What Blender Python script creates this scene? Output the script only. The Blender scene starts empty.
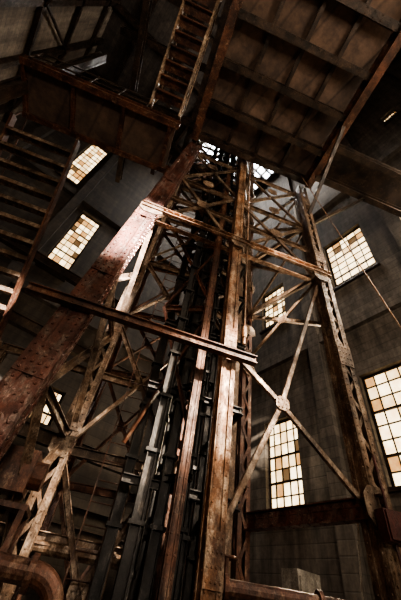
import bpy, math, random
from mathutils import Vector, Matrix
random.seed(7)
H=1.6
def S(a,b,z): return Vector((.94*a+.342*b, -.342*a+.94*b, z+H))
def Wd(x,y,z): return Vector((x,y,z+H))
AX=Vector((.94,-.342,0)).normalized(); BX=Vector((.342,.94,0)).normalized(); ZX=Vector((0,0,1))

# ---------------- materials
def newmat(name):
    m=bpy.data.materials.new(name); m.use_nodes=True
    nt=m.node_tree; nt.nodes.clear()
    out=nt.nodes.new('ShaderNodeOutputMaterial')
    return m,nt,out
def ramp(nt,fac,stops):
    r=nt.nodes.new('ShaderNodeValToRGB'); nt.links.new(fac,r.inputs[0])
    el=r.color_ramp.elements
    while len(el)<len(stops): el.new(.5)
    for e,(p,c) in zip(el,stops):
        e.position=p; e.color=(c[0],c[1],c[2],1) if hasattr(c,'__len__') else (c,c,c,1)
    return r.outputs[0]
def noise(nt,vec,scale,detail=6,rough=.6):
    n=nt.nodes.new('ShaderNodeTexNoise'); n.inputs['Scale'].default_value=scale
    n.inputs['Detail'].default_value=detail; n.inputs['Roughness'].default_value=rough
    nt.links.new(vec,n.inputs['Vector']); return n.outputs[0]
def coords(nt,scale=(1,1,1)):
    t=nt.nodes.new('ShaderNodeTexCoord'); m=nt.nodes.new('ShaderNodeMapping')
    m.inputs['Scale'].default_value=scale
    nt.links.new(t.outputs['Object'],m.inputs[0]); return m.outputs[0]
def mix(nt,f,a,b,mode='MIX'):
    m=nt.nodes.new('ShaderNodeMix'); m.data_type='RGBA'; m.blend_type=mode
    if isinstance(f,float): m.inputs[0].default_value=f
    else: nt.links.new(f,m.inputs[0])
    for i,v in ((6,a),(7,b)):
        if isinstance(v,tuple): m.inputs[i].default_value=(*v,1)
        else: nt.links.new(v,m.inputs[i])
    return m.outputs[2]
def rust(name,dark,mid,light,amt=.5,rough=.6,metal=.35,soft=.08,grime=.35):
    m,nt,out=newmat(name)
    v=coords(nt,(1,1,.8)); v2=coords(nt,(1.5,1.5,.75))
    n1=noise(nt,v,3.2,9,.7); base=ramp(nt,n1,[(.36,dark),(.60,mid)])
    n2=noise(nt,v2,4.2,12,.78); f=ramp(nt,n2,[(.62-amt*.22-soft/3,0.),(.64-amt*.2+soft,.95)])
    c=mix(nt,f,base,light)
    n3=noise(nt,v,38,5,.7); g=ramp(nt,n3,[(.33,.4),(.60,1.)])
    c=mix(nt,1.,c,g,'MULTIPLY')
    n4=noise(nt,coords(nt,(1.2,1.2,.6)),1.5,6); g2=ramp(nt,n4,[(.38,grime),(.56,1.)]); c=mix(nt,1.,c,g2,'MULTIPLY')
    p=nt.nodes.new('ShaderNodeBsdfPrincipled'); nt.links.new(c,p.inputs['Base Color'])
    rr=ramp(nt,n2,[(.35,min(1,rough+.2)),(.6,rough-.12)]); nt.links.new(rr,p.inputs['Roughness']); p.inputs['Metallic'].default_value=metal
    b=nt.nodes.new('ShaderNodeBump'); b.inputs['Strength'].default_value=.5; b.inputs['Distance'].default_value=.012
    nt.links.new(n3,b.inputs['Height']); nt.links.new(b.outputs[0],p.inputs['Normal'])
    nt.links.new(p.outputs[0],out.inputs[0]); return m
M_tan=rust('peeling_orange_steel',(.12,.048,.022),(.36,.17,.08),(.68,.49,.34),.55,.5)
M_red=rust('red_rust_steel',(.04,.017,.011),(.17,.068,.037),(.38,.24,.16),.3,.45)
M_leg=rust('worn_riveted_steel',(.055,.023,.019),(.20,.078,.054),(.52,.40,.34),.38,.34,.55,.14,.45)
M_dark=rust('dark_steel',(.017,.012,.009),(.07,.042,.027),(.17,.115,.08),.22,.45)
M_grey=rust('weathered_brown_steel',(.065,.036,.022),(.24,.145,.088),(.50,.38,.28),.5,.45)
M_blk=rust('sooty_steel_guides',(.010,.010,.010),(.038,.033,.030),(.15,.125,.105),.25,.4,.5)
def wallmat(name,c1,c2,period,streak=(1.2,1.2,.12),axis=2,contrast=.55):
    m,nt,out=newmat(name)
    v=coords(nt,streak); n1=noise(nt,v,1.6,8,.65)
    c=ramp(nt,n1,[(.3,c1),(.68,c2)])
    n2=noise(nt,coords(nt),5,8,.7); c=mix(nt,1.,c,ramp(nt,n2,[(.3,.45),(.65,1.)]),'MULTIPLY')
    t=nt.nodes.new('ShaderNodeTexCoord'); s=nt.nodes.new('ShaderNodeSeparateXYZ'); nt.links.new(t.outputs['Object'],s.inputs[0])
    d=nt.nodes.new('ShaderNodeMath'); d.operation='DIVIDE'; d.inputs[1].default_value=period; nt.links.new(s.outputs[axis],d.inputs[0])
    f=nt.nodes.new('ShaderNodeMath'); f.operation='FRACT'; nt.links.new(d.outputs[0],f.inputs[0])
    fl=nt.nodes.new('ShaderNodeMath'); fl.operation='FLOOR'; nt.links.new(d.outputs[0],fl.inputs[0])
    wn_=nt.nodes.new('ShaderNodeTexWhiteNoise'); wn_.noise_dimensions='1D'; nt.links.new(fl.outputs[0],wn_.inputs['W'])
    c=mix(nt,1.,c,ramp(nt,wn_.outputs[0],[(0.,.68),(1.,1.)]),'MULTIPLY')
    g=ramp(nt,f.outputs[0],[(0.,contrast),(.07,1.),(.93,1.),(1.,contrast)])
    c=mix(nt,1.,c,g,'MULTIPLY')
    p=nt.nodes.new('ShaderNodeBsdfPrincipled'); nt.links.new(c,p.inputs['Base Color']); p.inputs['Roughness'].default_value=.85
    b=nt.nodes.new('ShaderNodeBump'); b.inputs['Strength'].default_value=.4; b.inputs['Distance'].default_value=.02
    nt.links.new(g,b.inputs['Height']); nt.links.new(b.outputs[0],p.inputs['Normal'])
    nt.links.new(p.outputs[0],out.inputs[0]); return m
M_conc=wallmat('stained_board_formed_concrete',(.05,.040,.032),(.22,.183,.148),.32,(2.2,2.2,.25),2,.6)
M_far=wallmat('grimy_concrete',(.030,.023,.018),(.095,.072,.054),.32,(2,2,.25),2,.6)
M_left=wallmat('brown_board_siding',(.07,.052,.038),(.31,.24,.18),.3)
M_roof=wallmat('plank_roof',(.03,.024,.02),(.10,.075,.06),.3,axis=0)
M_deck=wallmat('rusty_deck_plate',(.05,.031,.022),(.18,.108,.072),.9,streak=(.8,.8,.8),axis=0)
M_floor=wallmat('dusty_concrete_floor',(.10,.09,.08),(.25,.22,.2),2.,streak=(1,1,1),axis=0)
def glow_glass(name,col,st):
    m,nt,out=newmat(name)
    n=noise(nt,coords(nt),3.5,6,.6)
    c=ramp(nt,n,[(.32,(col[0]*.75,col[1]*.58,col[2]*.45)),(.60,col)])
    e=nt.nodes.new('ShaderNodeEmission'); nt.links.new(c,e.inputs[0]); e.inputs[1].default_value=st  # daylight behind the dirty panes is put in as emission
    d=nt.nodes.new('ShaderNodeBsdfGlossy'); d.inputs['Roughness'].default_value=.3; d.inputs[0].default_value=(.05,.05,.05,1)
    a=nt.nodes.new('ShaderNodeAddShader'); nt.links.new(e.outputs[0],a.inputs[0]); nt.links.new(d.outputs[0],a.inputs[1])
    nt.links.new(a.outputs[0],out.inputs[0]); return m
G=[glow_glass('glowing_dirty_glass',(1,.80,.48),4.6),glow_glass('glowing_dusty_glass',(1,.72,.37),3.0),glow_glass('glowing_amber_grimy_glass',(1,.54,.20),1.4),glow_glass('glowing_sooty_glass',(.5,.3,.14),.5)]
M_redbox=rust('red_enamel',(.05,.010,.008),(.16,.03,.024),(.25,.15,.12),.2,.5,.1)
M_white=rust('chipped_cream_enamel',(.2,.16,.12),(.5,.45,.38),(.6,.55,.48),.5,.5,.1)

# ---------------- mesh builder
class MB:
    def __init__(s): s.v=[];s.f=[];s.m=[]
    def prism(s,p1,p2,sx,n,cs,cn,ws,wn,mi=0):
        i=len(s.v)
        for p in (p1,p2):
            for (x,y) in ((-1,-1),(1,-1),(1,1),(-1,1)):
                s.v.append(p+sx*(cs+x*ws/2)+n*(cn+y*wn/2))
        for f in ((3,2,1,0),(4,5,6,7),(0,1,5,4),(1,2,6,5),(2,3,7,6),(3,0,4,7)):
            s.f.append([i+k for k in f]); s.m.append(mi)
    def rivet(s,p,n,r=.018,mi=0):
        t=n.orthogonal().normalized(); u=n.cross(t); i=len(s.v)
        for rr,h in ((1,0),(.65,.55)):
            for k in range(6):
                an=k*math.pi/3; s.v.append(p+(t*math.cos(an)+u*math.sin(an))*r*rr+n*r*h)
        for k in range(6):
            s.f.append([i+k,i+(k+1)%6,i+6+(k+1)%6,i+6+k]); s.m.append(mi)
        s.f.append([i+6+k for k in range(6)]); s.m.append(mi)
    def box(s,c,dx,dy,dz,ax=Vector((1,0,0)),ay=Vector((0,1,0)),mi=0):
        s.prism(c-ZX*dz/2,c+ZX*dz/2,ax,ay,0,0,dx,dy,mi)
    def tube(s,pts,r,seg=12,mi=0):
        i=len(s.v); N=len(pts); prev=None
        for k,p in enumerate(pts):
            d=(pts[min(k+1,N-1)]-pts[max(k-1,0)]).normalized()
            t=d.orthogonal().normalized() if prev is None else (prev-d*prev.dot(d)).normalized()
            prev=t; u=d.cross(t)
            for q in range(seg):
                an=2*math.pi*q/seg; s.v.append(p+(t*math.cos(an)+u*math.sin(an))*r)
        for k in range(N-1):
            for q in range(seg):
                s.f.append([i+k*seg+q,i+k*seg+(q+1)%seg,i+(k+1)*seg+(q+1)%seg,i+(k+1)*seg+q]); s.m.append(mi)
        s.f.append([i+q for q in range(seg)][::-1]); s.m.append(mi)
        s.f.append([i+(N-1)*seg+q for q in range(seg)]); s.m.append(mi)
    def obj(s,name,mats,parent=None):
        me=bpy.data.meshes.new(name); me.from_pydata([tuple(v) for v in s.v],[],s.f)
        if not isinstance(mats,(list,tuple)): mats=[mats]
        for m in mats: me.materials.append(m)
        for p,mi in zip(me.polygons,s.m): p.material_index=mi
        me.update(); o=bpy.data.objects.new(name,me); bpy.context.scene.collection.objects.link(o)
        if parent: o.parent=parent
        return o
def empty(name):
    e=bpy.data.objects.new(name,None); bpy.context.scene.collection.objects.link(e); return e
def fr(p1,p2,side):
    d=(p2-p1).normalized(); s=(side-d*side.dot(d)).normalized(); return d,s,d.cross(s)
def rivrow(mb,p1,p2,s,n,cs,cn,nn,step,r=.018,mi=0):
    L=(p2-p1).length; k=int(L/step); d=(p2-p1)/L
    for i in range(k):
        mb.rivet(p1+d*(step*(i+.5))+s*cs+n*cn,nn,r,mi)
def boxcol(mb,p1,p2,side,w,d,strip=.1,riv=.16,r=.018,splice=0,open_=False):
    """riveted built-up box section; open_ = channels laced together"""
    D,s,n=fr(p1,p2,side)
    if open_:
        for sg in (-1,1): mb.prism(p1,p2,s,n,sg*(w/2-.03),0,.03,d*.95)
        L=(p2-p1).length; k=int(L/.34); st=L/k
        for i in range(k):
            sg=1 if i%2 else -1
            for tg in (-1,1):
                q1=p1+D*st*i+s*sg*(w/2-strip*.5)+n*tg*(d/2-.03); q2=p1+D*st*(i+1)-s*sg*(w/2-strip*.5)+n*tg*(d/2-.03)
                dd,ss,nn=fr(q1,q2,s); mb.prism(q1,q2,ss,nn,0,0,.06,.014)
    else: mb.prism(p1,p2,s,n,0,0,w*.96,d*.8)
    for sg in (-1,1):
        for tg in (-1,1):
            mb.prism(p1,p2,s,n,sg*(w/2-strip/2),tg*(d/2-.012),strip,.024)
            mb.prism(p1,p2,s,n,sg*(w/2-.008),tg*(d/2-strip/2),.03,strip)
            if riv:
                rivrow(mb,p1,p2,s,n,sg*(w/2-strip/2),tg*d/2,n*tg,riv,r)
                rivrow(mb,p1,p2,s,n,sg*(w/2+.007),tg*(d/2-strip/2),s*sg,riv,r)
    if splice:
        L=(p2-p1).length; q=splice*.6
        while q<L-.6:
            for tg in (-1,1):
                c=p1+D*q; mb.prism(c,c+D*.5,s,n,0,tg*(d/2+.008),w+.01,.016)
                for x in (-.36,-.12,.12,.36):
                    for y in (.06,.18,.31,.44): mb.rivet(c+D*y+s*x*w+n*tg*(d/2+.016),n*tg,r)
            q+=splice
def lattice(mb,p1,p2,side,w,d,ang=.07,t=.012,pitch=.4):
    D,s,n=fr(p1,p2,side)
    for sg in (-1,1):
        for tg in (-1,1):
            mb.prism(p1,p2,s,n,sg*(w/2-ang/2),tg*(d/2-t/2),ang,t)
            mb.prism(p1,p2,s,n,sg*(w/2-t/2),tg*(d/2-ang/2),t,ang)
    L=(p2-p1).length; k=max(1,int(L/pitch)); st=L/k
    for i in range(k):
        a=p1+D*st*i; b=p1+D*st*(i+1); sg=1 if i%2 else -1
        for tg in (-1,1):
            q1=a+s*sg*(w/2-ang/2)+n*tg*(d/2+t/2); q2=b-s*sg*(w/2-ang/2)+n*tg*(d/2+t/2)
            dd,ss,nn=fr(q1,q2,s); mb.prism(q1,q2,ss,nn,0,0,.055,t)
            mb.rivet(q1+n*tg*t/2,n*tg,.016)
            q1=a+n*sg*(d/2-ang/2)+s*tg*(w/2+t/2); q2=b-n*sg*(d/2-ang/2)+s*tg*(w/2+t/2)
            dd,ss,nn=fr(q1,q2,n); mb.prism(q1,q2,ss,nn,0,0,.055,t)
def ibeam(mb,p1,p2,up,h,w,t=.02,riv=0):
    D,s,n=fr(p1,p2,up)
    mb.prism(p1,p2,s,n,0,0,h-2*t,t)
    for sg in (-1,1):
        mb.prism(p1,p2,s,n,sg*(h/2-t/2),0,t,w)
        if riv:
            for tg in (-1,1):
                mb.prism(p1,p2,s,n,sg*(h/2-t-.045),tg*(t/2+.006),.09,.012)
                rivrow(mb,p1,p2,s,n,sg*(h/2-t-.045),tg*(t/2+.012),n*tg,riv,.02)
                rivrow(mb,p1,p2,s,n,sg*h/2,tg*w*.3,s*sg,riv,.02)
def channel(mb,p1,p2,side,w,d,t=.014,flip=1):
    D,s,n=fr(p1,p2,side)
    mb.prism(p1,p2,s,n,0,flip*(-d/2+t/2),w,t)
    for sg in (-1,1): mb.prism(p1,p2,s,n,sg*(w/2-t/2),0,t,d)
def angle(mb,p1,p2,side,w=.09,t=.012):
    D,s,n=fr(p1,p2,side)
    mb.prism(p1,p2,s,n,0,0,w,t); mb.prism(p1,p2,s,n,-w/2+t/2,w/2,t,w)
def gusset(mb,c,ax,ay,w,h,t=.016):
    n=ax.cross(ay).normalized(); i=len(mb.v)
    pts=[(-.5,-.25),(-.25,-.5),(.25,-.5),(.5,-.25),(.5,.25),(.25,.5),(-.25,.5),(-.5,.25)]
    for tg in (-1,1):
        for x,y in pts: mb.v.append(c+ax*x*w+ay*y*h+n*tg*t/2)
    mb.f.append([i+k for k in range(8)][::-1]); mb.m.append(0)
    mb.f.append([i+8+k for k in range(8)]); mb.m.append(0)
    for k in range(8): mb.f.append([i+k,i+(k+1)%8,i+8+(k+1)%8,i+8+k]); mb.m.append(0)
    for x,y in ((-.3,-.3),(.3,-.3),(.3,.3),(-.3,.3),(-.3,0),(.3,0),(0,.3),(0,-.3)):
        for tg in (-1,1): mb.rivet(c+ax*x*w+ay*y*h+n*tg*t/2,n*tg,.02)

# ---------------- room shell
X0,X1,Y0,Y1,ZT=-7.,9.,-6.,11.5,27.
T=.45
def cells(name,mat,u0,u1,v0,v1,holes,fn,thick_dir):
    mb=MB(); us=sorted({u0,u1,*[h[0] for h in holes],*[h[1] for h in holes]}); vs=sorted({v0,v1,*[h[2] for h in holes],*[h[3] for h in holes]})
    for i in range(len(us)-1):
        for j in range(len(vs)-1):
            cu=(us[i]+us[i+1])/2; cv=(vs[j]+vs[j+1])/2
            if any(h[0]<cu<h[1] and h[2]<cv<h[3] for h in holes): continue
            k=len(mb.v)
            for off in (0,T):
                for (u,v) in ((us[i],vs[j]),(us[i+1],vs[j]),(us[i+1],vs[j+1]),(us[i],vs[j+1])):
                    mb.v.append(fn(u,v)+thick_dir*off)
            for f in ((3,2,1,0),(4,5,6,7),(0,1,5,4),(1,2,6,5),(2,3,7,6),(3,0,4,7)):
                mb.f.append([k+q for q in f]); mb.m.append(0)
    return mb.obj(name,mat)
rw=[(2.1,4.0,2.95,6.25),(6.6,8.1,2.8,5.75),(2.1,4.0,10.5,13.7),(6.6,8.1,10.5,13.2),(-2.4,-.5,10.5,13.7),(-2.0,-1.2,20.2,21.4),(-2.4,-.5,2.95,6.25)]
fw=[(-1.25,-.1,9.7,14.6),(-3.5,-2.35,16.0,21.6),(1.3,2.2,3.9,5.2)]
nw_added=[(-3,0,5,10),(2,5,5,10)]  # unseen near-wall windows, added to light the room from behind the camera
cells('wall_right',M_conc,Y0-T,Y1+T,-H,ZT,rw,lambda u,v:Wd(X1,u,v),Vector((1,0,0)))
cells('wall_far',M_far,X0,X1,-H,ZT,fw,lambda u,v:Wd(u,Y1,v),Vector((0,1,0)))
cells('wall_near',M_far,X0,X1,-H,ZT,nw_added,lambda u,v:Wd(u,Y0,v),Vector((0,-1,0)))
cells('wall_left',M_left,Y0-T,Y1+T,-H,ZT,[],lambda u,v:Wd(X0,u,v),Vector((-1,0,0)))
roofh=[]
for i in range(9):
    for j in range(6):
        if random.random()<.88: roofh.append((2.75+i*.68,3.36+i*.68,5.9+j*.63,6.46+j*.63))
cells('ceiling',M_roof,X0-T,X1+T,Y0-T,Y1+T,roofh,lambda u,v:Wd(u,v,ZT),ZX)
cells('floor',M_floor,X0-T,X1+T,Y0-T,Y1+T,[],lambda u,v:Wd(u,v,-H),-ZX)
mb=MB()
for y in (5.3,9.6,.9,-3.4): mb.prism(Wd(X1-.12,y,-H),Wd(X1-.12,y,ZT),Vector((1,0,0)),Vector((0,1,0)),0,0,.24,.5)
for z in (8.3,17.): mb.prism(Wd(X1-.1,Y0,z),Wd(X1-.1,Y1,z),Vector((1,0,0)),ZX,0,0,.2,.4)
mb.obj('trim_1',M_conc)
mb=MB()
for x in (-5.5,-1.8,3.2,7): mb.prism(Wd(x,Y1-.15,-H),Wd(x,Y1-.15,ZT),Vector((1,0,0)),Vector((0,1,0)),0,0,.45,.3)
for z in (2.2,8.3,15.2): mb.prism(Wd(X0,Y1-.12,z),Wd(X1,Y1-.12,z),Vector((0,1,0)),ZX,0,0,.24,.4)
mb.obj('trim_2',M_far)
mb=MB()
for y in (-4.5,-2,.5,3,5.5,8,10.5): mb.prism(Wd(X0+.12,y,-H),Wd(X0+.12,y,ZT),Vector((1,0,0)),Vector((0,1,0)),0,0,.24,.28)
for z in (9,13,17,21,25): mb.prism(Wd(X0+.14,Y0,z),Wd(X0+.14,Y1,z),Vector((1,0,0)),ZX,0,0,.2,.26)
for i,y in enumerate((-2,.5,3,5.5,8)): mb.prism(Wd(X0+.3,y,17 if i%2 else 21),Wd(X0+.3,y+2.5,21 if i%2 else 17),Vector((1,0,0)),ZX,0,0,.1,.2)
mb.obj('trim_3',M_dark)
wn=[0]
def window(u0,u1,v0,v1,fn,uax,nax,nu,nv,p=(.58,.28,.09,.05)):
    wn[0]+=1; e=empty('window_%d'%wn[0]); mb=MB(); g=MB()
    o=nax*.2
    W=u1-u0; Hh=v1-v0
    for i in range(nu+1):
        u=u0+W*i/nu; t=.08 if i in (0,nu) else .036
        uu=min(max(u,u0+t/2),u1-t/2)
        mb.prism(fn(uu,v0)+o,fn(uu,v1)+o,uax,nax,0,0,t,.06)
    for j in range(nv+1):
        v=v0+Hh*j/nv; t=.08 if j in (0,nv) else .036
        vv=min(max(v,v0+t/2),v1-t/2)
        mb.prism(fn(u0,vv)+o,fn(u1,vv)+o,ZX,nax,0,0,t,.055)
    for j in (nv//3,2*nv//3):
        v=v0+Hh*j/nv; mb.prism(fn(u0,v)+o,fn(u1,v)+o,ZX,nax,0,0,.07,.08)
    mb.prism(fn(u0-.1,v0-.05)+nax*.02,fn(u1+.1,v0-.05)+nax*.02,ZX,nax,0,0,.1,.3)
    for i in range(nu):
        for j in range(nv):
            a=fn(u0+W*(i+.02)/nu,v0+Hh*(j+.02)/nv)+o*1.05; b=fn(u0+W*(i+.98)/nu,v0+Hh*(j+.02)/nv)+o*1.05
            c=fn(u0+W*(i+.98)/nu,v0+Hh*(j+.98)/nv)+o*1.05; d=fn(u0+W*(i+.02)/nu,v0+Hh*(j+.98)/nv)+o*1.05
            k=len(g.v); g.v+= [a,b,c,d]; g.f.append([k,k+1,k+2,k+3])
            r=random.random(); m=0
            if r>p[0]: m=1
            if r>p[0]+p[1]: m=2
            if r>p[0]+p[1]+p[2]: m=3
            g.m.append(m)
    mb.obj('sash',M_dark,e); g.obj('panes',G,e)
for h in rw: window(*h,lambda u,v:Wd(X1,u,v),Vector((0,1,0)),Vector((1,0,0)),5,8 if h[3]-h[2]>3 else 7)
for h in fw: window(*h,lambda u,v:Wd(u,Y1,v),Vector((1,0,0)),Vector((0,1,0)),4,12 if h[3]-h[2]>2 else 3,(.3,.4,.22,.08))
for h in nw_added: window(*h,lambda u,v:Wd(u,Y0,v),Vector((1,0,0)),Vector((0,-1,0)),6,10)  # added glowing windows, out of view
mb=MB()
for y in (-3,0,3,5.6,9.9): ibeam(mb,Wd(X0,y,ZT-.5),Wd(X1,y,ZT-.5),ZX,.6,.3)
for x in (-5,-2,1,2.5,8.7): ibeam(mb,Wd(x,Y0,ZT-.15),Wd(x,Y1,ZT-.15),ZX,.28,.2)
mb.obj('roof_truss',M_dark)

# ---------------- headframe
hf=empty('mine_headframe')
mb=MB(); boxcol(mb,S(-1.47,4.2,-H),S(-.38,4.2,12),AX,.43,.34,.14,.13,.026,2.2)
D,s_,n_=fr(S(-1.47,4.2,-H),S(-.38,4.2,12),AX); rivrow(mb,S(-1.47,4.2,-H),S(-.38,4.2,12),s_,n_,0,-.138,-n_,.26,.022); rivrow(mb,S(-1.47,4.2,-H),S(-.38,4.2,12),s_,n_,0,.138,n_,.26,.022)
mb.obj('front_leg',M_leg,hf)
mb=MB(); boxcol(mb,S(1.53,4.2,-H),S(1.53,4.2,20),AX,.22,.24,.06,.16,.016,3.1); mb.obj('middle_column',M_tan,hf)
mb=MB(); boxcol(mb,S(3.98,4.2,-H),S(3.98,4.2,12.2),AX,.30,.34,.10,.13,.02,3.4,True); mb.obj('side_column',M_grey,hf)
mb=MB(); boxcol(mb,S(-.64,6.15,-H),S(-.64,6.15,5),AX,.3,.3,.10,.15,.02,2.3,True); lattice(mb,S(-.64,6.15,5),S(-.64,6.15,24),AX,.3,.3,.1)
mb.obj('rear_leg',M_grey,hf)
mb=MB()
for a,b,zt in ((1.29,6.0,25),(2.94,6.55,25),(1.29,8.3,25),(2.94,8.6,25),(-.64,8.6,25)):
    lattice(mb,S(a,b,-H),S(a,b,zt),AX,.26,.26,.09)
mb.obj('rear_columns',M_red,hf)
mb=MB()
channel(mb,S(2.25,5.6,-H),S(2.25,5.6,24),AX,.2,.1); channel(mb,S(1.26,7.4,-H),S(1.26,7.4,24),AX,.22,.1)
channel(mb,S(1.8,4.75,-H),S(1.8,4.75,24),AX,.12,.08); channel(mb,S(.62,6.1,-H),S(.62,6.1,24),AX,.12,.08)
mb.obj('intermediate_posts',M_grey,hf)
mb=MB()
for a,b in ((1.24,4.7),(1.02,4.95),(.98,5.5),(1.75,6.6),(2.15,6.9),(.72,4.9),(.5,5.4),(1.45,5.2)):
    ibeam(mb,S(a,b,-H),S(a,b,24),AX,.15,.12,.016)
    z=-1.
    while z<22:
        mb.box(S(a,b,z),.22,.17,.05,AX,BX); z+=.9
for z in (-.2,1.3,2.8,4.3,5.8,7.3,8.8,10.3,11.8):
    channel(mb,S(.4,5.0,z),S(2.2,5.0,z),ZX,.12,.07); channel(mb,S(.5,5.6,z+.1),S(1.3,4.6,z+.1),ZX,.1,.06)
    channel(mb,S(2.2,5.0,z),S(2.2,6.9,z),ZX,.12,.07)
mb.obj('shaft_guides',M_blk,hf)
mb=MB()
for a,b,r_ in ((.85,5.15,.045),(1.62,4.95,.03),(2.02,5.3,.05),(2.5,6.4,.04)): mb.tube([S(a,b,-H),S(a,b,10),S(a,b,22)],r_,10)
for z in range(0,20,2):
    for a,b,r_ in ((.85,5.15,.045),(2.02,5.3,.05)): mb.tube([S(a,b,z+.3),S(a,b,z+.36)],r_*1.6,10)
mb.obj('riser_pipes',M_blk,hf)
mb=MB(); boxcol(mb,S(1.12,4.45,-H),S(1.12,4.45,12),AX,.12,.16,.04,.2,.014); mb.obj('guide_post',M_red,hf)
mb=MB()
for a in (.1,.45): mb.prism(S(a,5.85,-H),S(a,5.85,12),AX,BX,0,0,.02,.05)
z=-1.3
while z<12: mb.tube([S(.1,5.85,z),S(.45,5.85,z)],.010,6); z+=.3
mb.obj('shaft_ladder',M_red,hf)
mb=MB()
channel(mb,S(-1.0,4.0,6.75),S(4.15,4.0,6.75),ZX,.17,.09)
angle(mb,S(-.8,4.5,6.9),S(4.0,4.5,6.9),ZX,.12)
for i in range(30): mb.rivet(S(-.9+i*.17,3.955,6.75),-BX,.018)
mb.obj('front_girt',M_tan,hf)
mb=MB(); ibeam(mb,S(-1.85,3.93,3.17),S(1.95,3.93,3.17),ZX,.15,.12,.016)
for i in range(24): mb.rivet(S(-1.8+i*.16,3.93,3.17)-BX*.009,-BX,.016)
mb.obj('lower_girt',M_red,hf)
mb=MB()
ibeam(mb,Wd(5.05,5.5,1.45),Wd(5.05,2.35,1.45),ZX,.28,.18,.02,.2)
mb.obj('sill_girder',M_leg,hf)
mb=MB(); g=S(2.55,4.2,2.68)
for q in (S(1.65,4.2,3.42),S(1.6,4.2,.75),S(3.85,4.2,1.45),S(3.88,4.2,6.5)):
    channel(mb,g,q,BX.cross((q-g).normalized()),.08,.06)
gusset(mb,g-BX*.05,AX,ZX,.24,.24); gusset(mb,S(3.85,4.0,6.6),AX,ZX,.4,.45); gusset(mb,S(1.53,4.0,6.7),AX,ZX,.4,.45); gusset(mb,S(-.75,4.0,6.7),AX,ZX,.55,.45); gusset(mb,S(3.85,4.0,1.45),AX,ZX,.4,.5)
for q1,q2 in ((S(1.6,4.3,6.9),S(3.9,4.3,9.4)),(S(3.9,4.3,6.9),S(1.6,4.3,9.4)),(S(1.6,4.3,9.4),S(3.9,4.3,12)),(S(3.9,4.3,9.4),S(1.6,4.3,12)),(S(-.6,4.3,6.9),S(1.5,4.3,9.6)),(S(1.5,4.3,6.9),S(-.5,4.3,9.6)),(S(-.4,4.3,9.6),S(1.5,4.3,12)),(S(1.5,4.3,9.6),S(-.4,4.3,12))):
    channel(mb,q1,q2,BX.cross(q2-q1),.1,.05)
for z in (8.2,9.5,12): channel(mb,S(-.6,4.35,z),S(4,4.35,z),ZX,.18,.08)
for z in (8.2,9.6,11): 
    for a in (.45,2.75): gusset(mb,S(a,4.2,z),AX,ZX,.36,.36)
mb.obj('front_bracing',M_grey,hf)
levels=[-1.6,1.8,4.83,7.3,9.9,12.6,15.4,18.2,21,24]
def bay(mb,P,Q,levels,x=True,w=.09,g=True,hh=.16):
    for i,z in enumerate(levels):
        a=S(*P,z);b=S(*Q,z)
        if i: channel(mb,a,b,ZX,hh,.08)
        if i<len(levels)-1 and x:
            z2=levels[i+1]
            m1=S(*P,z2);m2=S(*Q,z2); nrm=(b-a).cross(ZX).normalized()
            for q1,q2 in ((a,m2),(b,m1)):
                angle(mb,q1+nrm*.04,q2+nrm*.04,nrm.cross(q2-q1),w)
            if g:
                gusset(mb,(a+m2)/2+nrm*.03,(b-a).normalized(),ZX,.26,.26)
                for q in (a,b): gusset(mb,q+nrm*.16,(b-a).normalized(),ZX,.4,.36)
mb=MB(); bay(mb,(-.64,6.15),(1.29,6.0),levels); mb.obj('rear_bracing',M_grey,hf)
mb=MB(); bay(mb,(-.64,8.6),(1.29,8.3),levels); bay(mb,(1.29,8.3),(2.94,8.6),levels[:-3]); bay(mb,(1.29,6.0),(1.29,8.3),levels)
bay(mb,(-.64,6.15),(-.64,8.6),levels); bay(mb,(.3,5.2),(1.3,4.75),levels[1:6],True,.07,False); mb.obj('shaft_bracing',M_red,hf)
mb=MB(); bay(mb,(2.94,6.55),(2.94,8.6),levels[4:]); bay(mb,(1.6,4.3),(2.94,6.5),[6.9,8.2,9.9,12.6,15.4,18.2]); bay(mb,(3.98,4.3),(2.94,6.5),[5.2,6.9,9.6,12.0]); bay(mb,(1.29,6.0),(2.94,6.55),[4.83,6.2,8.2,9.9,12.6,15.4,18.2]); mb.obj('side_bracing',M_grey,hf)
mb=MB()
for z in (2.0,4.3,6.75,9.2): channel(mb,S(-1.35+.081*(z+1.6),4.3,z),S(-.64,6.1,z),ZX,.16,.07)
for z in (-.4,2.0,4.3,6.75):
    q1=S(-1.35+.081*(z+1.6),4.3,z); q2=S(-.64,6.1,z+2.35); angle(mb,q1,q2,AX.cross(q2-q1),.1)
    q1=S(-.64,6.1,z); q2=S(-1.15+.081*(z+1.6),4.3,z+2.35); angle(mb,q1,q2,AX.cross(q2-q1),.1)
for z in (.6,3.4): channel(mb,S(-2.6,6.3,z),S(1.2,6.3,z),ZX,.16,.08)
lattice(mb,S(-2.6,6.4,-H),S(-2.6,6.4,3.5),AX,.22,.22)
mb.obj('leg_bracing',M_grey,hf)
mb=MB()
for b,z in ((4.6,16),(2.6,17),(1.0,18),(-.8,17.5)): ibeam(mb,S(-5,b,z),S(4.6,b,z),ZX,.45,.25,.03,.35)
for a,z in ((-4,16.5),(-2.6,19),(-1,16.6)): ibeam(mb,S(a,-1.5,z),S(a,9.0,z),ZX,.45,.25,.03,.35)
mb.obj('sheave_deck_girders',M_dark,hf)

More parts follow.
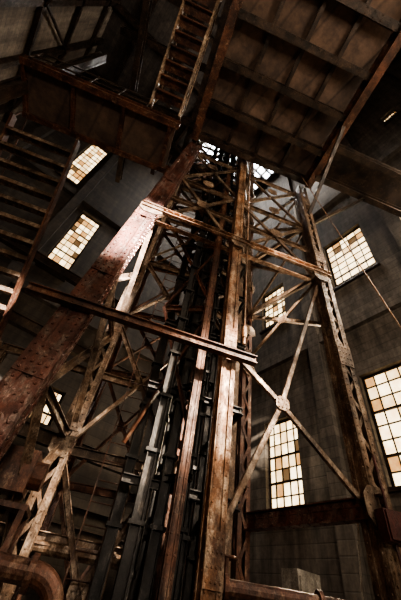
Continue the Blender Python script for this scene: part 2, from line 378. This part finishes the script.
# ---------------- left catwalk
def railing(name,p1,p2,parent,posts=5):
    mb=MB()
    for h in (.55,1.05): mb.tube([p1+ZX*h,p2+ZX*h],.022,8)
    for i in range(posts):
        p=p1.lerp(p2,i/(posts-1)); mb.tube([p,p+ZX*1.05],.022,8)
    mb.obj(name,M_dark,parent)
cw=empty('catwalk_platform'); mb=MB()
a0,a1,b0,b1,z=-5.3,-1.0,2.96,4.3,9.75
mb.prism(S(a0,(b0+b1)/2,z-.05),S(a1,(b0+b1)/2,z-.05),BX,ZX,0,0,b1-b0,.05); mb.obj('deck',M_deck,cw)
mb=MB()
ibeam(mb,S(a0,b0,z-.12),S(a1+.1,b0,z-.12),ZX,.3,.16,.02,.2); ibeam(mb,S(a0,b1,z-.12),S(a1+.4,b1,z-.12),ZX,.3,.16,.02,.2)
for a in (-5.25,-3.9,-2.5,-1.15): ibeam(mb,S(a,b0,z-.15),S(a,b1,z-.15),ZX,.14,.1)
mb.obj('girders',M_red,cw)
railing('railing_front',S(a0,b0,z),S(-2.,b0,z),cw); railing('railing_back',S(a0+2,b1,z),S(a1,b1,z),cw,4)
mb=MB(); boxcol(mb,S(-5.35,3.6,-H),S(-5.35,3.6,16),AX,.3,.3,.08,0); mb.obj('support_post',M_dark,cw)
# ---------------- stairs
def stair(name,am,w,bs,zs,be,ze,step,mat,matt,rail=True):
    e=empty(name); mb=MB(); n=int(abs(ze-zs)/step)
    for sg in (-1,1):
        channel(mb,S(am+sg*w/2,bs,zs),S(am+sg*w/2,be,ze),ZX,.26,.07)
    mb.obj('stringers',mat,e); mb=MB()
    for i in range(1,n):
        f=i/n; c=S(am,bs+(be-bs)*f,zs+(ze-zs)*f); mb.box(c,w-.05,.27,.04,AX,BX)
        mb.box(c+ZX*-.07+BX*(.12 if be<bs else -.12)*-1,w-.05,.02,.12,AX,BX)
    mb.obj('treads',matt,e)
    for sg in ((-1,1) if rail else (-1,)):
        mb=MB(); p1=S(am+sg*w/2,bs,zs); p2=S(am+sg*w/2,be,ze)
        mb.tube([p1+ZX*1.,p2+ZX*1.],.022,8)
        for i in range(5):
            p=p1.lerp(p2,i/4); mb.tube([p,p+ZX*1.],.02,8)
        mb.obj('handrail',mat,e)
stair('staircase',-4.6,1.9,9.0,3.78,4.45,9.5,.36,M_red,M_grey,False)
stair('staircase',-1.42,.85,2.85,9.85,-.6,12.6,.25,M_grey,M_red)

# ---------------- upper right platform
up=empty('hoist_platform'); z=12.3
mb=MB(); mb.prism(S(-.5,.6,z+.3),S(4.1,.6,z+.3),BX,ZX,0,0,6.4,.05); mb.obj('deck',M_deck,up)
mb=MB()
for b in (3.8,2.7,1.5,.3,-.9,-2.1): ibeam(mb,S(-.5,b,z),S(4.1,b,z),ZX,.45,.2,.025,.25)
for a in (.7,1.8,2.9): ibeam(mb,S(a,-2.5,z+.14),S(a,3.7,z+.14),ZX,.16,.12,.015)
mb.obj('cross_girders',M_dark,up)
mb=MB()
for a in (-.5,4.1): ibeam(mb,S(a,-2.6,z-.1),S(a,3.9,z-.1),ZX,.6,.26,.03,.2)
mb.obj('edge_girders',M_red,up)
mb=MB()
for b in (3.4,2.3): ibeam(mb,S(4.1,b,11.9),S(8.0,b,11.9),ZX,.4,.2,.025,.3)
mb.prism(S(4.1,2.85,12.2),S(8.0,2.85,12.2),BX,ZX,0,0,1.3,.05); mb.obj('wall_walkway',M_dark,up)
mb=MB(); channel(mb,S(3.98,4.0,10.0),S(4.05,1.6,12.),AX,.12,.07); channel(mb,S(4.1,4.2,9.6),S(6.2,3.4,11.8),BX,.12,.07); mb.obj('knee_braces',M_dark,up)

# ---------------- cables
mb=MB(); mb.tube([S(1.78,4.05,3.9),S(1.78,4.05,12)],.018,8); mb.tube([S(1.78,4.05,12),S(1.78,4.05,24)],.018,8)
mb.tube([S(1.78,4.05,3.7),S(1.78,4.05,3.75),S(1.78,4.05,3.95)],.05,10); mb.tube([S(1.78,4.05,3.55),S(1.78,4.05,3.7)],.03,8)
mb.obj('hoist_cable',M_tan,hf)
mb=MB(); mb.tube([Wd(5.4,1.15,2.6),Wd(4.7,2.15,12.)],.014,8); mb.tube([Wd(5.4,1.15,2.6),Wd(5.45,1.12,-H)],.014,8)
mb.obj('guy_cable',M_tan,hf)
mb=MB(); pts=[]
for i in range(13):
    f=i/12; pts.append(Wd(5.2+.5*f,2.9+.3*math.sin(f*3),1.35-2.9*f))
mb.tube(pts,.012,6); mb.obj('power_cord',M_white,hf)

# ---------------- pipes etc.
def arc(c,u,v,r,n=10): return [c+u*r*math.sin(k/n*math.pi/2)+v*r*(1-math.cos(k/n*math.pi/2)) for k in range(n+1)]
mb=MB(); d=(Wd(1.33,3.78,.2)-Wd(-3,5.3,.2)).normalized(); e_=Wd(1.1,3.6,.12)
mb.tube([Wd(-3,5.0,.2),e_]+arc(e_,d,-ZX,.25)[1:]+[e_+d*.25-ZX*1.7],.09,16)
for p,dd in ((e_-d*.05,d),(e_+d*.25-ZX*.35,ZX),(Wd(-1,4.33,.16),d)): mb.tube([p,p+dd*.05],.135,16)
mb.tube([Wd(-3,5.0,.2),Wd(-3,5.0,-H)],.09,14)
mb.obj('steam_pipe',M_red)
mb=MB(); p1=Wd(.4,6.9,.52); p2=Wd(3.5,5.2,.48); mb.tube([p1,p2]+arc(p2,(p2-p1).normalized(),-ZX,.2)[1:]+[p2+(p2-p1).normalized()*.2-ZX*2.08],.09,14)
mb.tube([p1.lerp(p2,.7),p1.lerp(p2,.73)],.14,14); mb.tube([p1,p1-ZX*2.1],.09,14); mb.obj('steam_pipe',M_grey)
mb=MB(); p1=Wd(3.3,4.0,.35); p2=Wd(7.2,1.4,.35); d=(p2-p1).normalized(); mb.tube([p1,p2],.1,14)
for f in (.05,.3,.6): mb.tube([p1.lerp(p2,f),p1.lerp(p2,f)+d*.05],.15,14)
mb.tube([p1-ZX*.0,p1-ZX*1.95],.1,14); mb.tube([p2,p2-ZX*1.95],.1,14)
c=p1+d*.25; mb.tube([c,c+ZX*.3],.035,8)
ring=[c+ZX*.3+Vector((math.cos(t*math.pi/8),math.sin(t*math.pi/8),0))*.13 for t in range(17)]
mb.tube(ring,.018,8); mb.tube([c+ZX*.3-d*.13,c+ZX*.3+d*.13],.012,6)
mb.obj('valve_pipe',M_red)
mb=MB(); c=Wd(4.98,2.32,1.2); mb.box(c,.3,.16,.36,AX,BX); mb.box(c-BX*.09,.26,.03,.32,AX,BX); mb.tube([c-BX*.1+AX*.08,c-BX*.15+AX*.08],.03,8); mb.tube([c+ZX*.18,c+ZX*.9],.02,8); mb.tube([c-ZX*.18,c-ZX*2.8],.02,8)
mb.obj('junction_box',M_redbox,hf)
mb=MB(); c=Wd(6.75,5.2,-.3); mb.box(c,.7,.4,2.6); mb.box(c-Vector((0,.21,0))+ZX*.1,.6,.03,2.2); mb.box(c-Vector((-.2,.24,0)),.04,.03,.2)
mb.obj('electrical_cabinet',M_white)
mb=MB()
for i in range(5): mb.box(Wd(8.2+.03*(i%2),3.0,-1.25+i*.52),.9,1.1,.44)
for i in range(5):
    for y in (2.6,3.4): mb.box(Wd(7.73+.03*(i%2),y,-1.25+i*.52),.03,.1,.5)
mb.obj('stacked_crates',M_grey)
mb=MB(); c=S(-.95,5.15,1.1)
mb.box(c,.4,.4,.5,AX,BX); mb.tube([c-AX*.35,c+AX*.35],.17,16); mb.box(c-ZX*.4,.7,.6,.06,AX,BX)
for sg in (-1,1):
    for tg in (-1,1): mb.prism(c+AX*sg*.3+BX*tg*.25-ZX*.4,c+AX*sg*.3+BX*tg*.25-ZX*2.7,AX,BX,0,0,.07,.07)
mb.obj('winch_motor',M_red,hf)
mb=MB(); c=Wd(-1.2,7.9,.9); ax=AX
mb.tube([c-ax*.9,c+ax*.9],.55,28); mb.tube([c-ax*1.3,c+ax*1.3],.09,12)
for sg in (-.95,.95):
    q=c+ax*sg; ring=[q+(BX*math.cos(t*math.pi/16)+ZX*math.sin(t*math.pi/16))*.95 for t in range(33)]
    mb.tube(ring,.07,8)
    for k in range(8):
        an=k*math.pi/4; mb.tube([q,q+(BX*math.cos(an)+ZX*math.sin(an))*.95],.035,8)
for sg in (-1.2,1.2):
    mb.prism(c+ax*sg-ZX*2.5,c+ax*sg+ZX*.15,ax,BX,0,0,.2,.5)
mb.obj('hoist_drum',M_red,hf)
mb=MB()
for z,y in ((3.2,10.3),(6.2,10.3),(1.2,10.4),(9.0,10.3)): ibeam(mb,Wd(X0+.3,y,z),Wd(X1-.35,y,z),ZX,.4,.22,.025)
for x in (-3.5,.6,6.8): ibeam(mb,Wd(x,10.4,-H),Wd(x,10.4,9),Vector((1,0,0)),.3,.3,.025)
mb.obj('crane_runway',M_dark)

# ---------------- lights
def aim(o,t): o.rotation_euler=(t-o.location).to_track_quat('-Z','Y').to_euler()
def area(name,loc,tgt,size,en,col):
    l=bpy.data.lights.new(name,'AREA'); l.size=size; l.energy=en; l.color=col
    o=bpy.data.objects.new(name,l); o.location=loc; aim(o,tgt); bpy.context.scene.collection.objects.link(o); return o
def spot(name,loc,tgt,ang,en,col,r=.1,bl=.4):
    l=bpy.data.lights.new(name,'SPOT'); l.energy=en; l.color=col; l.spot_size=math.radians(ang); l.spot_blend=bl; l.shadow_soft_size=r
    o=bpy.data.objects.new(name,l); o.location=loc; aim(o,tgt); bpy.context.scene.collection.objects.link(o); return o
area('near_fill_light',Wd(3.5,-5.7,7.5),Wd(3,4,6),2,600,(1,.87,.72))  # added fill lamp behind the camera, inside the unseen near wall
area('near_low_fill_light',Wd(-2,-5.7,2.5),Wd(-1,4,10),1.5,560,(1,.85,.69))  # added low fill lamp, aimed up to brighten the platform undersides
area('right_window_light',Wd(8.8,-1.4,12),Wd(0,4,7),1.6,950,(1,.85,.66))
area('upper_right_light',Wd(8.6,3,22),Wd(-6,5,18),2.5,1900,(1,.91,.8))  # high area lamp by the right wall; no window opens here
area('side_window_light',Wd(8.7,7.3,4.5),Wd(0,5,4),1.4,520,(1,.8,.56))
area('skylight_daylight',Wd(5,7.8,28.5),Wd(4,7,0),4,4500,(1,.96,.9))
spot('leg_highlight_spot',Wd(3,-5.5,9.5),S(-.85,4,5.9),14,400000,(1,.93,.86),.1,1.)  # spot lamp added for the bright patch on the leg, not the sun
spot('girt_highlight_spot',Wd(-2,-5.5,9),S(3.0,4,6.7),8,80000,(1,.87,.72),.1,1.)  # added spot lamp brightening the right end of the girt
spot('column_highlight_spot',Wd(4.5,-5.5,8),S(1.6,4,3.0),14,42000,(1,.84,.66),.1,1.)  # added spot lamp brightening the middle column

w=bpy.data.worlds.new('sky'); bpy.context.scene.world=w; w.use_nodes=True
bg=w.node_tree.nodes['Background']; bg.inputs[0].default_value=(.88,.94,1,1); bg.inputs[1].default_value=12

cam=bpy.data.cameras.new('camera'); co=bpy.data.objects.new('camera',cam); bpy.context.scene.collection.objects.link(co)
r=Vector((.7657,-.6298,.1275)).normalized(); f=Vector((.3669,.5916,.7184)).normalized(); u=r.cross(f).normalized(); 
if u.z<0: u=-u
co.matrix_world=Matrix(((r.x,u.x,-f.x,0),(r.y,u.y,-f.y,0),(r.z,u.z,-f.z,H),(0,0,0,1)))
cam.sensor_width=36; cam.lens=18.6; cam.clip_start=.05
bpy.context.scene.camera=co
try:
    bpy.context.scene.view_settings.view_transform='AgX'; bpy.context.scene.view_settings.look='AgX - Medium High Contrast'
except Exception as ex: print(ex)
